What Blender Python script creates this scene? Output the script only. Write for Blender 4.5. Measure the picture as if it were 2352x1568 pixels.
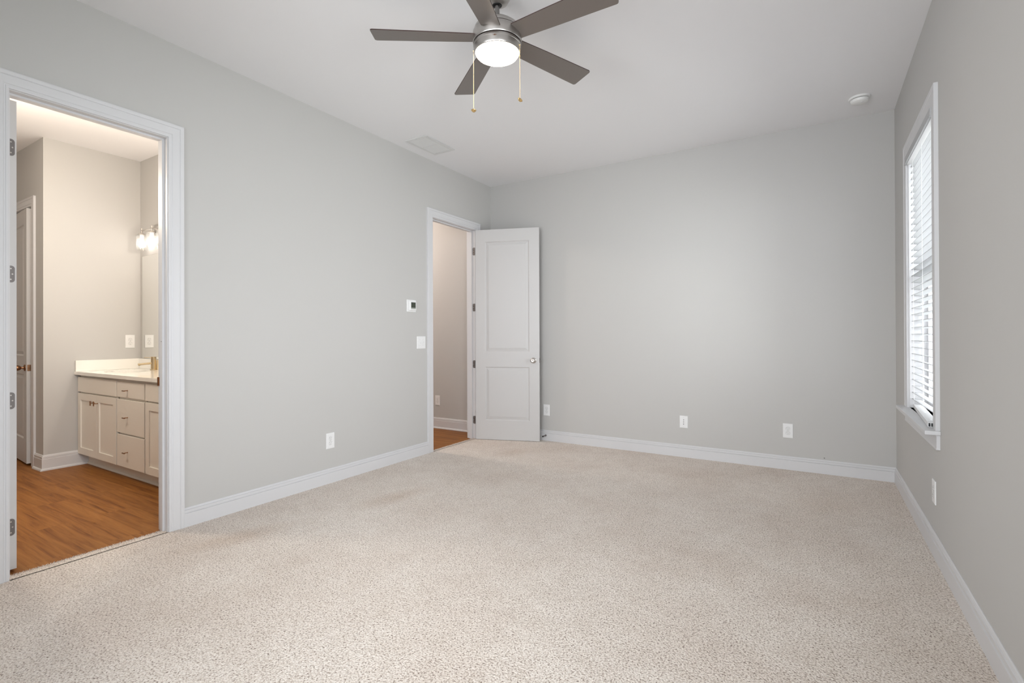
import bpy, bmesh, math, random
from mathutils import Vector, Matrix
random.seed(7)
PI = math.pi
for o in list(bpy.data.objects): bpy.data.objects.remove(o)
SC = bpy.context.scene
COL = SC.collection

# ------------------------------------------------------------------ camera
cam_d = bpy.data.cameras.new('camera'); cam = bpy.data.objects.new('camera', cam_d); COL.objects.link(cam)
cam_d.sensor_width = 36.0; cam_d.sensor_fit = 'HORIZONTAL'
cam_d.lens = 1139.81 * 36.0 / 2352
cam_d.shift_x = (1176 - 1179.73) / 2352
cam_d.shift_y = (767.14 - 784) / 2352
cam_d.clip_start = 0.02
Rv = Vector((0.8532579, 0.52147614, -0.0036866)); Uv = Vector((0.00489011, -0.00093192, 0.99998761)); Fv = Vector((-0.52146625, 0.85326535, 0.00334525))
M = Matrix((Rv, Uv, -Fv)).transposed().to_4x4(); M.translation = Vector((0, 0, 1.2124))
cam.matrix_world = M
SC.camera = cam

# ------------------------------------------------------------------ daylight, exposure
W = bpy.data.worlds.new('world'); SC.world = W; W.use_nodes = True
bgn = W.node_tree.nodes['Background']
bgn.inputs[0].default_value = (0.86, 0.93, 1.0, 1); bgn.inputs[1].default_value = 3.0
SC.view_settings.view_transform = 'Standard'; SC.view_settings.look = 'None'
SC.view_settings.exposure = 0.15; SC.view_settings.gamma = 1.0; SC.view_settings.use_curve_mapping = False

def area(name, loc, size, size_y, power, direction, color=(1, 1, 1), spread=180):
    l = bpy.data.lights.new(name, 'AREA'); l.shape = 'RECTANGLE'; l.size = size; l.size_y = size_y
    l.energy = power; l.color = color; l.spread = math.radians(spread)
    o = bpy.data.objects.new(name, l); COL.objects.link(o); o.location = loc
    o.rotation_euler = Vector(direction).to_track_quat('-Z', 'Y').to_euler()
    return o
# rear and side lights are added fill, aimed in through added, unseen windows
area('rear_fill_light', (-1.15, -0.80, 1.58), 2.5, 1.7, 39, (0.10, 1, -0.05), (0.955, 0.968, 1.0), 95)
area('side_fill_light', (0.74, 0.50, 1.58), 0.88, 1.72, 42, (-1, 0.7, -0.22), (0.955, 0.968, 1.0), 110)
area('front_window_daylight', (0.74, 3.935, 1.58), 0.88, 1.72, 60, (-1, 0, 0), (0.955, 0.965, 1.0))
def lamp(name, loc, power, color, r):
    l = bpy.data.lights.new(name, 'POINT'); l.energy = power; l.color = color; l.shadow_soft_size = r
    o = bpy.data.objects.new(name, l); COL.objects.link(o); o.location = loc
lamp('hall_fill_light', (-5.2, 4.0, 2.8), 62, (1.0, 0.87, 0.77), 0.12)  # added fill for the hall, no fixture built
lamp('bathroom_fill_light', (-4.7, 0.9, 2.35), 52, (1.0, 0.87, 0.72), 0.14)  # added bathroom fill floating below the ceiling, no fixture
lamp('vanity_fill_light', (-4.35, 2.2, 2.12), 25, (1.0, 0.90, 0.78), 0.06)  # added fill by the mirror wall, without a second fixture

# ------------------------------------------------------------------ materials
def nt(name):
    m = bpy.data.materials.new(name); m.use_nodes = True
    return m, m.node_tree, m.node_tree.nodes['Principled BSDF']
def noise_bump(t, b, scale, strength, dist=0.001, detail=2, coord='Object'):
    tc = t.nodes.new('ShaderNodeTexCoord'); n = t.nodes.new('ShaderNodeTexNoise'); bp = t.nodes.new('ShaderNodeBump')
    n.inputs['Scale'].default_value = scale; n.inputs['Detail'].default_value = detail
    bp.inputs['Strength'].default_value = strength; bp.inputs['Distance'].default_value = dist
    t.links.new(tc.outputs[coord], n.inputs['Vector']); t.links.new(n.outputs[0], bp.inputs['Height']); t.links.new(bp.outputs[0], b.inputs['Normal'])
    return n
def mat(name, col, rough=0.5, metal=0.0, spec=0.5, bump=None, coat=0):
    m, t, b = nt(name)
    b.inputs['Base Color'].default_value = (*col, 1); b.inputs['Roughness'].default_value = rough
    b.inputs['Metallic'].default_value = metal; b.inputs['Specular IOR Level'].default_value = spec
    if bump: noise_bump(t, b, *bump)
    return m
def emis(name, col, strength, base=(0.9, 0.9, 0.9)):
    m, t, b = nt(name)
    b.inputs['Base Color'].default_value = (*base, 1)
    b.inputs['Emission Color'].default_value = (*col, 1); b.inputs['Emission Strength'].default_value = strength
    return m
PAINT = mat('wall_paint', (0.525, 0.517, 0.503), 0.75, spec=0.25, bump=(260, 0.12, 0.0006))
CEIL = mat('ceiling_paint', (0.82, 0.815, 0.825), 0.9, spec=0.1, bump=(200, 0.1, 0.0006))
TRIM = mat('trim_paint', (0.65, 0.648, 0.66), 0.38, spec=0.4)
DOORP = mat('door_paint', (0.59, 0.58, 0.575), 0.42, spec=0.4)
CAB = mat('cabinet_paint', (0.80, 0.765, 0.70), 0.42, spec=0.4)
PLAST = mat('white_plastic', (0.80, 0.80, 0.80), 0.35, spec=0.5)
PLAST2 = mat('grey_plastic', (0.55, 0.56, 0.53), 0.45)
DARK = mat('dark_slot', (0.03, 0.03, 0.032), 0.6)
SLOT = mat('outlet_slot', (0.16, 0.155, 0.15), 0.6)
NICK = mat('satin_nickel', (0.55, 0.52, 0.49), 0.33, 1.0)
NICKD = mat('hinge_nickel', (0.17, 0.155, 0.15), 0.45, 0.5)
BRNZ = mat('aged_bronze', (0.30, 0.16, 0.085), 0.35, 1.0)
CHAMP = mat('champagne_metal', (0.62, 0.50, 0.33), 0.28, 1.0)
BRASS = mat('polished_brass', (0.85, 0.62, 0.30), 0.2, 1.0)
QUARTZ = mat('white_quartz', (0.86, 0.845, 0.80), 0.08, spec=0.6)
CERAM = mat('white_ceramic', (0.85, 0.85, 0.83), 0.06)
LCD = mat('lcd_screen', (0.045, 0.055, 0.04), 0.15)
LCDG = mat('lcd_strip', (0.30, 0.32, 0.28), 0.3)
PALE_YELLOW = mat('yellow_rectangle', (0.90, 0.76, 0.50), 0.6)
MIRR = mat('mirror_silver', (0.93, 0.94, 0.93), 0.0, 1.0)
MEDGE = mat('mirror_edge', (0.30, 0.27, 0.23), 0.3)
RUBB = mat('white_rubber', (0.7, 0.7, 0.7), 0.6)
LENS = emis('lit_lens', (1.0, 0.86, 0.66), 14)
BULB = emis('lit_bulb', (1.0, 0.91, 0.86), 15.0)
SIDE = mat('siding_paint', (0.72, 0.73, 0.74), 0.8)
GREEN = mat('shrub_leaf', (0.14, 0.26, 0.09), 0.8)
LAWN = mat('lawn_grass', (0.20, 0.30, 0.12), 0.9)
SMOKE = mat('detector_plastic', (0.82, 0.82, 0.81), 0.45)
SLATM, t, b = nt('blind_slat')
b.inputs['Base Color'].default_value = (0.50, 0.505, 0.515, 1); b.inputs['Roughness'].default_value = 0.45
tr = t.nodes.new('ShaderNodeBsdfTranslucent'); tr.inputs[0].default_value = (0.8, 0.88, 0.84, 1)
mx = t.nodes.new('ShaderNodeMixShader'); mx.inputs[0].default_value = 0.09
t.links.new(b.outputs[0], mx.inputs[1]); t.links.new(tr.outputs[0], mx.inputs[2]); t.links.new(mx.outputs[0], t.nodes['Material Output'].inputs[0])

def glass(name, tint, rough=0.0, mixf=0.12):
    m, t, b = nt(name)
    t.nodes.remove(b)
    tp = t.nodes.new('ShaderNodeBsdfTransparent'); tp.inputs[0].default_value = (*tint, 1)
    gl = t.nodes.new('ShaderNodeBsdfGlossy'); gl.inputs['Roughness'].default_value = rough
    fr = t.nodes.new('ShaderNodeFresnel'); fr.inputs[0].default_value = 1.45
    mx = t.nodes.new('ShaderNodeMixShader')
    ad = t.nodes.new('ShaderNodeMath'); ad.operation = 'MULTIPLY_ADD'; ad.inputs[1].default_value = 0.8; ad.inputs[2].default_value = mixf * 0.3
    t.links.new(fr.outputs[0], ad.inputs[0]); t.links.new(ad.outputs[0], mx.inputs[0])
    t.links.new(tp.outputs[0], mx.inputs[1]); t.links.new(gl.outputs[0], mx.inputs[2]); t.links.new(mx.outputs[0], t.nodes['Material Output'].inputs[0])
    return m
PANE = glass('window_glass', (0.972, 0.98, 0.976))
SHADE, t, b = nt('seeded_glass')
t.nodes.remove(b); tp = t.nodes.new('ShaderNodeBsdfTransparent'); tp.inputs[0].default_value = (0.97, 0.97, 0.96, 1)
dfs = t.nodes.new('ShaderNodeBsdfTranslucent'); dfs.inputs[0].default_value = (0.9, 0.92, 0.9, 1)
gl = t.nodes.new('ShaderNodeBsdfGlossy'); gl.inputs['Roughness'].default_value = 0.08
nz = t.nodes.new('ShaderNodeTexVoronoi'); nz.inputs['Scale'].default_value = 160; tcc = t.nodes.new('ShaderNodeTexCoord'); t.links.new(tcc.outputs['Object'], nz.inputs['Vector'])
rmp = t.nodes.new('ShaderNodeMapRange'); rmp.inputs['From Min'].default_value = 0.0; rmp.inputs['From Max'].default_value = 0.5; rmp.inputs['To Min'].default_value = 0.20; rmp.inputs['To Max'].default_value = 0.04
t.links.new(nz.outputs['Distance'], rmp.inputs[0])
mxa = t.nodes.new('ShaderNodeMixShader'); t.links.new(rmp.outputs[0], mxa.inputs[0]); t.links.new(tp.outputs[0], mxa.inputs[1]); t.links.new(dfs.outputs[0], mxa.inputs[2])
lw = t.nodes.new('ShaderNodeLayerWeight'); lw.inputs[0].default_value = 0.15
mxb = t.nodes.new('ShaderNodeMixShader'); t.links.new(lw.outputs['Facing'], mxb.inputs[0]); t.links.new(mxa.outputs[0], mxb.inputs[1]); t.links.new(gl.outputs[0], mxb.inputs[2])
t.links.new(mxb.outputs[0], t.nodes['Material Output'].inputs[0])

# fan blade: brushed grey-brown underside
BLADE, t, b = nt('blade_finish')
b.inputs['Base Color'].default_value = (0.225, 0.20, 0.185, 1); b.inputs['Roughness'].default_value = 0.34; b.inputs['Metallic'].default_value = 0.55
BEDGE = mat('blade_edge', (0.045, 0.022, 0.018), 0.5)
BNICK, t, b = nt('brushed_nickel')
b.inputs['Base Color'].default_value = (0.47, 0.45, 0.43, 1); b.inputs['Metallic'].default_value = 1; b.inputs['Roughness'].default_value = 0.34
b.inputs['Anisotropic'].default_value = 0.4

# carpet
CARPET, t, b = nt('carpet_pile')
N = t.nodes; L = t.links
tc = N.new('ShaderNodeTexCoord')
b.inputs['Roughness'].default_value = 1.0; b.inputs['Specular IOR Level'].default_value = 0.05
b.inputs['Sheen Weight'].default_value = 0.15
vo = N.new('ShaderNodeTexVoronoi'); vo.inputs['Scale'].default_value = 130; vo.inputs['Randomness'].default_value = 1
n1 = N.new('ShaderNodeTexNoise'); n1.inputs['Scale'].default_value = 140; n1.inputs['Detail'].default_value = 3; n1.inputs['Roughness'].default_value = 0.65
n2 = N.new('ShaderNodeTexNoise'); n2.inputs['Scale'].default_value = 1.6; n2.inputs['Detail'].default_value = 3
n3 = N.new('ShaderNodeTexNoise'); n3.inputs['Scale'].default_value = 9; n3.inputs['Detail'].default_value = 2
for q in (vo, n1, n2, n3): L.new(tc.outputs['Object'], q.inputs['Vector'])
r1 = N.new('ShaderNodeValToRGB'); e = r1.color_ramp.elements
e[0].position = 0.32; e[0].color = (0.18, 0.125, 0.10, 1); e[1].position = 0.54; e[1].color = (0.86, 0.785, 0.715, 1)
e2 = r1.color_ramp.elements.new(0.42); e2.color = (0.64, 0.555, 0.485, 1)
e3 = r1.color_ramp.elements.new(0.66); e3.color = (0.93, 0.87, 0.81, 1)
L.new(n1.outputs[0], r1.inputs[0])
r2 = N.new('ShaderNodeValToRGB'); e = r2.color_ramp.elements
e[0].position = 0.30; e[0].color = (0.90, 0.87, 0.85, 1); e[1].position = 0.60; e[1].color = (1.0, 1.0, 1.0, 1)
L.new(n2.outputs[0], r2.inputs[0])
r3 = N.new('ShaderNodeValToRGB'); e = r3.color_ramp.elements
e[0].position = 0.30; e[0].color = (0.95, 0.94, 0.93, 1); e[1].position = 0.62; e[1].color = (1, 1, 1, 1)
L.new(n3.outputs[0], r3.inputs[0])
m1 = N.new('ShaderNodeMix'); m1.data_type = 'RGBA'; m1.blend_type = 'MULTIPLY'; m1.inputs[0].default_value = 1
m2 = N.new('ShaderNodeMix'); m2.data_type = 'RGBA'; m2.blend_type = 'MULTIPLY'; m2.inputs[0].default_value = 1
L.new(r1.outputs[0], m1.inputs[6]); L.new(r2.outputs[0], m1.inputs[7]); L.new(m1.outputs[2], m2.inputs[6]); L.new(r3.outputs[0], m2.inputs[7])
# two faint worn stains near the bathroom side
def blot(cx, cy, rx, ry, ang, amt, src):
    mp = N.new('ShaderNodeMapping'); mp.vector_type = 'TEXTURE'
    mp.inputs['Location'].default_value = (cx, cy, 0); mp.inputs['Rotation'].default_value = (0, 0, ang); mp.inputs['Scale'].default_value = (rx, ry, 1)
    gr = N.new('ShaderNodeTexGradient'); gr.gradient_type = 'SPHERICAL'
    mu = N.new('ShaderNodeMath'); mu.operation = 'MULTIPLY'; mu.inputs[1].default_value = amt
    nz = N.new('ShaderNodeMath'); nz.operation = 'MULTIPLY'
    mxx = N.new('ShaderNodeMix'); mxx.data_type = 'RGBA'; mxx.blend_type = 'MULTIPLY'; mxx.inputs[7].default_value = (0.80, 0.72, 0.65, 1)
    L.new(tc.outputs['Object'], mp.inputs[0]); L.new(mp.outputs[0], gr.inputs[0]); L.new(gr.outputs[1], mu.inputs[0])
    L.new(mu.outputs[0], nz.inputs[0]); L.new(n3.outputs[0], nz.inputs[1])
    L.new(nz.outputs[0], mxx.inputs[0]); L.new(src, mxx.inputs[6])
    return mxx.outputs[2]
c_ = blot(-2.98, 1.70, 0.14, 0.38, -0.3, 1.5, m2.outputs[2])
c_ = blot(-2.70, 2.71, 0.14, 0.42, -0.2, 1.4, c_)
c_ = blot(-2.70, 4.37, 0.16, 0.32, -0.3, 0.9, c_)
c_ = blot(0.02, 4.05, 0.3, 0.55, -0.4, 0.8, c_)
L.new(c_, b.inputs['Base Color'])
vs = N.new('ShaderNodeMath'); vs.operation = 'SUBTRACT'; L.new(n1.outputs[0], vs.inputs[0]); 
vm = N.new('ShaderNodeMath'); vm.operation = 'MULTIPLY'; vm.inputs[1].default_value = 0.35; L.new(vo.outputs['Distance'], vm.inputs[0]); L.new(vm.outputs[0], vs.inputs[1])
bp = N.new('ShaderNodeBump'); bp.inputs['Strength'].default_value = 0.9; bp.inputs['Distance'].default_value = 0.008
L.new(vs.outputs[0], bp.inputs['Height']); L.new(bp.outputs[0], b.inputs['Normal'])

# wood plank floor (planks run along X in the bathroom)
def wood(name, along_x=True):
    m, t, b = nt(name); N = t.nodes; L = t.links
    tc = N.new('ShaderNodeTexCoord'); mp = N.new('ShaderNodeMapping')
    if not along_x: mp.inputs['Rotation'].default_value = (0, 0, PI / 2)
    L.new(tc.outputs['Object'], mp.inputs[0])
    br = N.new('ShaderNodeTexBrick'); br.inputs['Scale'].default_value = 1; br.inputs['Brick Width'].default_value = 1.2; br.inputs['Row Height'].default_value = 0.18
    br.inputs['Mortar Size'].default_value = 0.0006; br.inputs['Mortar Smooth'].default_value = 0.3
    br.inputs['Color1'].default_value = (0.0, 0, 0, 1); br.inputs['Color2'].default_value = (1, 1, 1, 1); br.inputs['Mortar'].default_value = (0.5, 0.5, 0.5, 1)
    L.new(mp.outputs[0], br.inputs['Vector'])
    m2 = N.new('ShaderNodeMapping'); m2.inputs['Scale'].default_value = (0.75, 13, 1); L.new(mp.outputs[0], m2.inputs[0])
    ad = N.new('ShaderNodeVectorMath'); ad.operation = 'ADD'; L.new(m2.outputs[0], ad.inputs[0])
    sc = N.new('ShaderNodeVectorMath'); sc.operation = 'SCALE'; sc.inputs['Scale'].default_value = 7; L.new(br.outputs[0], sc.inputs[0]); L.new(sc.outputs[0], ad.inputs[1])
    nz = N.new('ShaderNodeTexNoise'); nz.inputs['Scale'].default_value = 2.2; nz.inputs['Detail'].default_value = 8; nz.inputs['Roughness'].default_value = 0.62; nz.inputs['Distortion'].default_value = 0.9
    L.new(ad.outputs[0], nz.inputs['Vector'])
    rp = N.new('ShaderNodeValToRGB'); e = rp.color_ramp.elements
    e[0].position = 0.28; e[0].color = (0.13, 0.040, 0.008, 1); e[1].position = 0.72; e[1].color = (0.35, 0.150, 0.036, 1)
    e2 = e.new(0.48); e2.color = (0.255, 0.098, 0.021, 1)
    L.new(nz.outputs[0], rp.inputs[0])
    mm = N.new('ShaderNodeMix'); mm.data_type = 'RGBA'; mm.blend_type = 'MULTIPLY'; mm.inputs[0].default_value = 1
    rr = N.new('ShaderNodeMapRange'); rr.inputs['To Min'].default_value = 0.93; rr.inputs['To Max'].default_value = 1.05; L.new(br.outputs[0], rr.inputs[0])
    L.new(rp.outputs[0], mm.inputs[6]); L.new(rr.outputs[0], mm.inputs[7])
    dk = N.new('ShaderNodeMix'); dk.data_type = 'RGBA'; dk.blend_type = 'MULTIPLY'; dk.inputs[7].default_value = (0.6, 0.55, 0.5, 1)
    L.new(br.outputs['Fac'], dk.inputs[0]); L.new(mm.outputs[2], dk.inputs[6]); L.new(dk.outputs[2], b.inputs['Base Color'])
    b.inputs['Roughness'].default_value = 0.5; b.inputs['Specular IOR Level'].default_value = 0.22
    return m
WOODX = wood('oak_plank_floor', True)

# ------------------------------------------------------------------ mesh helpers
def world_origin(p):
    v = Vector((0, 0, 0))
    while p is not None: v += Vector(p.location); p = p.parent
    return v
class MB:
    def __init__(s): s.v = []; s.f = []; s.sm = []; s.mi = []
    def add(s, verts, faces, smooth=False, mi=0):
        k = len(s.v); s.v += [tuple(q) for q in verts]
        for f in faces: s.f.append([i + k for i in f]); s.sm.append(smooth); s.mi.append(mi)
        return s
    def box(s, x0, x1, y0, y1, z0, z1, mi=0):
        x0, x1 = min(x0, x1), max(x0, x1); y0, y1 = min(y0, y1), max(y0, y1); z0, z1 = min(z0, z1), max(z0, z1)
        v = [(x, y, z) for z in (z0, z1) for y in (y0, y1) for x in (x0, x1)]
        return s.add(v, [(0, 2, 3, 1), (4, 5, 7, 6), (0, 1, 5, 4), (2, 6, 7, 3), (0, 4, 6, 2), (1, 3, 7, 5)], mi=mi)
    def rbox(s, x0, x1, y0, y1, z0, z1, r=0.003, seg=2, mi=0):
        bm = bmesh.new(); bmesh.ops.create_cube(bm, size=1)
        for v in bm.verts: v.co = Vector(((x0 + x1) / 2 + v.co.x * abs(x1 - x0), (y0 + y1) / 2 + v.co.y * abs(y1 - y0), (z0 + z1) / 2 + v.co.z * abs(z1 - z0)))
        bmesh.ops.bevel(bm, geom=bm.edges[:], offset=r, segments=seg, affect='EDGES', profile=0.5)
        bm.verts.index_update(); s.add([v.co[:] for v in bm.verts], [[v.index for v in f.verts] for f in bm.faces], mi=mi); bm.free(); return s
    def lathe(s, prof, c, axis=(0, 0, 1), n=48, smooth=True, mi=0):
        ax = Vector(axis).normalized(); u = ax.orthogonal().normalized(); w = ax.cross(u); c = Vector(c)
        vs = []; m = len(prof)
        for i in range(n):
            a = 2 * PI * i / n; d = u * math.cos(a) + w * math.sin(a)
            for r, h in prof: vs.append(c + d * r + ax * h)
        fs = []
        for i in range(n):
            j = (i + 1) % n
            for k in range(m - 1): fs.append((i * m + k, j * m + k, j * m + k + 1, i * m + k + 1))
        s.add(vs, fs, smooth, mi)
        return s
    def cyl(s, p0, p1, r, n=16, smooth=True, mi=0):
        p0 = Vector(p0); p1 = Vector(p1); h = (p1 - p0).length
        return s.lathe([(0, 0), (r, 0), (r, h), (0, h)], p0, p1 - p0, n, smooth, mi)
    def tube(s, pts, r, n=10, mi=0):
        for a, b_ in zip(pts[:-1], pts[1:]): s.cyl(a, b_, r, n, True, mi)
        return s
    def sphere(s, c, r, n=16, m=10, sz=1, mi=0):
        return s.lathe([(r * math.sin(PI * k / m), -r * sz * math.cos(PI * k / m)) for k in range(m + 1)], c, (0, 0, 1), n, True, mi)
    def sweep(s, prof, path, mi=0, closed=False):
        # prof: list of functions position ; path: list of callables -> each gives list of points for the profile
        k = len(prof); vs = []
        for st in path: vs += [st(*p) for p in prof]
        fs = []
        for i in range(len(path) - 1):
            for j in range(k):
                j2 = (j + 1) % k
                fs.append((i * k + j, i * k + j2, (i + 1) * k + j2, (i + 1) * k + j))
        fs.append(tuple(range(k))); fs.append(tuple((len(path) - 1) * k + j for j in range(k))[::-1])
        return s.add(vs, fs, mi=mi)
    def build(s, name, mats, parent=None, local=False, bevel=None, auto=True):
        me = bpy.data.meshes.new(name); off = Vector((0, 0, 0)) if (local or parent is None) else world_origin(parent)
        me.from_pydata([tuple(Vector(v) - off) for v in s.v], [], s.f); me.update()
        bm = bmesh.new(); bm.from_mesh(me); bmesh.ops.remove_doubles(bm, verts=bm.verts, dist=1e-6) ; bmesh.ops.recalc_face_normals(bm, faces=bm.faces); bm.to_mesh(me); bm.free()
        if not isinstance(mats, (list, tuple)): mats = [mats]
        for m in mats: me.materials.append(m)
        if len(me.polygons) == len(s.f):
            for p, sm, mi in zip(me.polygons, s.sm, s.mi): p.use_smooth = sm; p.material_index = mi
        else:
            for p in me.polygons: p.use_smooth = any(s.sm)
        if any(s.sm):
            try: me.set_sharp_from_angle(angle=math.radians(35))
            except Exception: pass
        o = bpy.data.objects.new(name, me); COL.objects.link(o); o.parent = parent
        if bevel:
            bv = o.modifiers.new('bevel', 'BEVEL'); bv.width = bevel; bv.segments = 2; bv.limit_method = 'ANGLE'; bv.angle_limit = math.radians(40)
        return o
def tag(o, label=None, cat=None, group=None, kind=None):
    if label: o['label'] = label
    if cat: o['category'] = cat
    if group: o['group'] = group
    if kind: o['kind'] = kind
    return o
def empty(name, loc=(0, 0, 0), rz=0, parent=None):
    o = bpy.data.objects.new(name, None); COL.objects.link(o); o.location = loc; o.rotation_euler = (0, 0, rz); o.empty_display_size = 0.05; o.parent = parent
    return o
def struct(o, label=None): return tag(o, label, kind='structure')

# ------------------------------------------------------------------ room numbers
XL, XR, YB, YF, H = -3.435, 0.5495, 5.083, -0.66, 3.05
TH = 0.115
BX0, BX1 = XL - TH, XL                       # left partition
D1 = (0.800, 1.505, 2.45); D2 = (3.995, 4.755, 2.455)   # finished openings y0,y1,height
J = 0.018
WIN = (3.48, 4.39, 0.705, 2.45)
ADDED_WIN = (0.03, 0.97, 0.705, 2.45)  # opening for the added side window, out of view
FX = -6.04; RY = 1.63; MY = 2.395            # bathroom far wall, recess wall, mirror wall
HX = -6.2

# ------------------------------------------------------------------ shell
def wall_with_holes(name, axis, c0, c1, a0, a1, holes, z1=H, label=None):
    m = MB()
    def bx(p0, p1, z0, zz):
        if axis == 'x': m.box(c0, c1, p0, p1, z0, zz)
        else: m.box(p0, p1, c0, c1, z0, zz)
    cur = a0
    for (h0, h1, zb, zt) in sorted(holes):
        bx(cur, h0, 0, z1)
        if zb > 0: bx(h0, h1, 0, zb)
        bx(h0, h1, zt, z1); cur = h1
    bx(cur, a1, 0, z1)
    return struct(m.build(name, PAINT), label)
wall_with_holes('wall_left', 'x', BX0, BX1, YF, YB, [(D1[0] - J, D1[1] + J, 0, D1[2] + J), (D2[0] - J, D2[1] + J, 0, D2[2] + J)], label='light grey bedroom wall with two white-cased doorways')
wall_with_holes('wall_right', 'x', XR, XR + 0.16, YF - 0.15, YB, [(WIN[0], WIN[1], WIN[2], WIN[3]), (ADDED_WIN[0], ADDED_WIN[1], ADDED_WIN[2], ADDED_WIN[3])], label='light grey wall holding the blinded window')
m = MB(); m.box(HX, XR + 0.16, YB, YB + 0.12, 0, H); struct(m.build('wall_back', PAINT), 'far light grey wall behind the open white door')
wall_with_holes('wall_front', 'y', YF - 0.15, YF, BX0, XR, [(-2.45, 0.15, 0.705, 2.45)])
m = MB(); m.box(-7.6, XR + 0.16, YF - 0.15, YB + 0.12, H, H + 0.1); struct(m.build('ceiling', CEIL), 'flat white ceiling')
# bathroom and hall walls
m = MB(); m.box(FX - 0.1, FX, RY, MY, 0, H); struct(m.build('wall_bathroom_far', PAINT), 'beige lit bathroom wall beside the vanity')
m = MB(); m.box(HX, BX0, MY, MY + 0.12, 0, H); struct(m.build('wall_bathroom_mirror', PAINT), 'bathroom wall behind mirror and vanity')
RD = (-7.095, -6.325, 2.45)                  # recess door opening in x
m = MB(); m.box(-7.6, RD[0] - J, RY, RY + 0.1, 0, H); m.box(RD[0] - J, RD[1] + J, RY, RY + 0.1, RD[2] + J, H); m.box(RD[1] + J, FX - 0.1, RY, RY + 0.1, 0, H)
struct(m.build('wall_bathroom_recess', PAINT), 'shaded bathroom wall around the narrow inner door')
m = MB(); m.box(-7.7, -7.6, YF - 0.15, 2.6, 0, H); struct(m.build('wall_bathroom_end', PAINT))
m = MB(); m.box(-7.6, BX0, YF - 0.15, YF, 0, H); struct(m.build('wall_bathroom_near', PAINT))
m = MB(); m.box(-7.6, HX, MY + 0.1, MY + 0.2, 0, H); struct(m.build('wall_closet', PAINT))
m = MB(); m.box(HX - 0.1, HX, MY + 0.2, YB + 0.12, 0, H); struct(m.build('wall_hall_end', PAINT))

# carpet with a ragged cut edge in the doorways
m = MB()
CX = XL - 0.055
m.box(XL, XR, YF, YB, -0.06, 0.006)
m.box(CX, XL + 0.01, D1[0], D1[1], -0.06, 0.006); m.box(CX + 0.03, XL + 0.01, D2[0], D2[1], -0.06, 0.006)
for (y0, y1, xe) in ((D1[0], D1[1], CX), (D2[0], D2[1], CX + 0.03)):
    y = y0 + 0.003
    while y < y1 - 0.003:
        for k in range(3):
            px = xe + random.uniform(-0.004, 0.012); h = random.uniform(0.006, 0.011); r = random.uniform(0.0015, 0.003); lx = random.uniform(-0.006, 0.003)
            vs = [(px + r * math.cos(a), y + random.uniform(-0.002, 0.002) + r * math.sin(a), 0.002) for a in (0, 2.1, 4.2)] + [(px + lx, y + random.uniform(-0.004, 0.004), 0.004 + h)]
            m.add(vs, [(0, 1, 3), (1, 2, 3), (2, 0, 3)])
        y += 0.004
struct(m.build('floor', CARPET), 'cream flecked wall-to-wall carpet')
m = MB(); m.box(-7.6, BX1 - 0.02, YF - 0.15, YB, -0.08, -0.004); struct(m.build('floor_wood', WOODX), 'warm brown wood plank floor beyond the doorways')

# ------------------------------------------------------------------ baseboards
BP = [(0, 0), (0.016, 0), (0.016, 0.090), (0.0095, 0.0925), (0.0125, 0.0945), (0.0125, 0.111), (0.0070, 0.1135), (0.009, 0.1155), (0.006, 0.123), (0.003, 0.126), (0, 0.126)]
BPT = [(0, 0), (0.015, 0), (0.015, 0.1), (0.0115, 0.1025), (0.0125, 0.104), (0.0125, 0.122), (0.0085, 0.1245), (0.009, 0.126), (0.006, 0.134), (0, 0.137)]
SHOE = [(0.014, -0.004), (0.029, -0.004), (0.028, 0.006), (0.023, 0.013), (0.014, 0.016)]
def base_run(m, p0, p1, nrm, prof, m0=0, m1=0, z=0):
    # m0/m1: mitre factor at ends (+1 outside corner extends, -1 inside corner shortens)
    p0 = Vector((*p0, 0)); p1 = Vector((*p1, 0)); d = (p1 - p0).normalized(); n = Vector((*nrm, 0))
    m.sweep(prof, [lambda t, h: p0 + n * t + Vector((0, 0, h + z)) - d * (m0 * t), lambda t, h: p1 + n * t + Vector((0, 0, h + z)) + d * (m1 * t)])
CW = 0.086
m = MB(); base_run(m, (XL, YF), (XL, D1[0] - 0.004 - CW), (1, 0), BP, -1, 0); base_run(m, (XL, D1[1] + 0.004 + CW), (XL, D2[0] - 0.004 - CW), (1, 0), BP); base_run(m, (XL, D2[1] + 0.004 + CW), (XL, YB), (1, 0), BP, 0, -1)
struct(m.build('baseboard_left', TRIM), 'white moulded baseboard along the doorway wall')
m = MB(); base_run(m, (XL, YB), (XR, YB), (0, -1), BP, -1, -1); struct(m.build('baseboard_back', TRIM), 'white moulded baseboard along the far wall')
m = MB(); base_run(m, (XR, YF), (XR, YB), (-1, 0), BP, -1, -1); struct(m.build('baseboard_right', TRIM), 'white moulded baseboard below the window')
m = MB(); base_run(m, (XL, YF), (XR, YF), (0, 1), BP, -1, -1); struct(m.build('baseboard_front', TRIM))
m = MB()
base_run(m, (FX, RY), (FX, MY), (1, 0), BPT, 1, 0); base_run(m, (FX, RY), (FX, MY), (1, 0), SHOE, 1, 0)
base_run(m, (RD[1] + 0.092, RY), (FX, RY), (0, -1), BPT, 0, 1); base_run(m, (RD[1] + 0.092, RY), (FX, RY), (0, -1), SHOE, 0, 1)
struct(m.build('baseboard_bathroom', TRIM), 'white baseboard with shoe moulding at the bathroom corner')
m = MB(); base_run(m, (HX, YB), (BX0, YB), (0, -1), BPT); base_run(m, (HX, YB), (BX0, YB), (0, -1), SHOE); struct(m.build('baseboard_hall', TRIM), 'white baseboard with shoe moulding in the hall')

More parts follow.
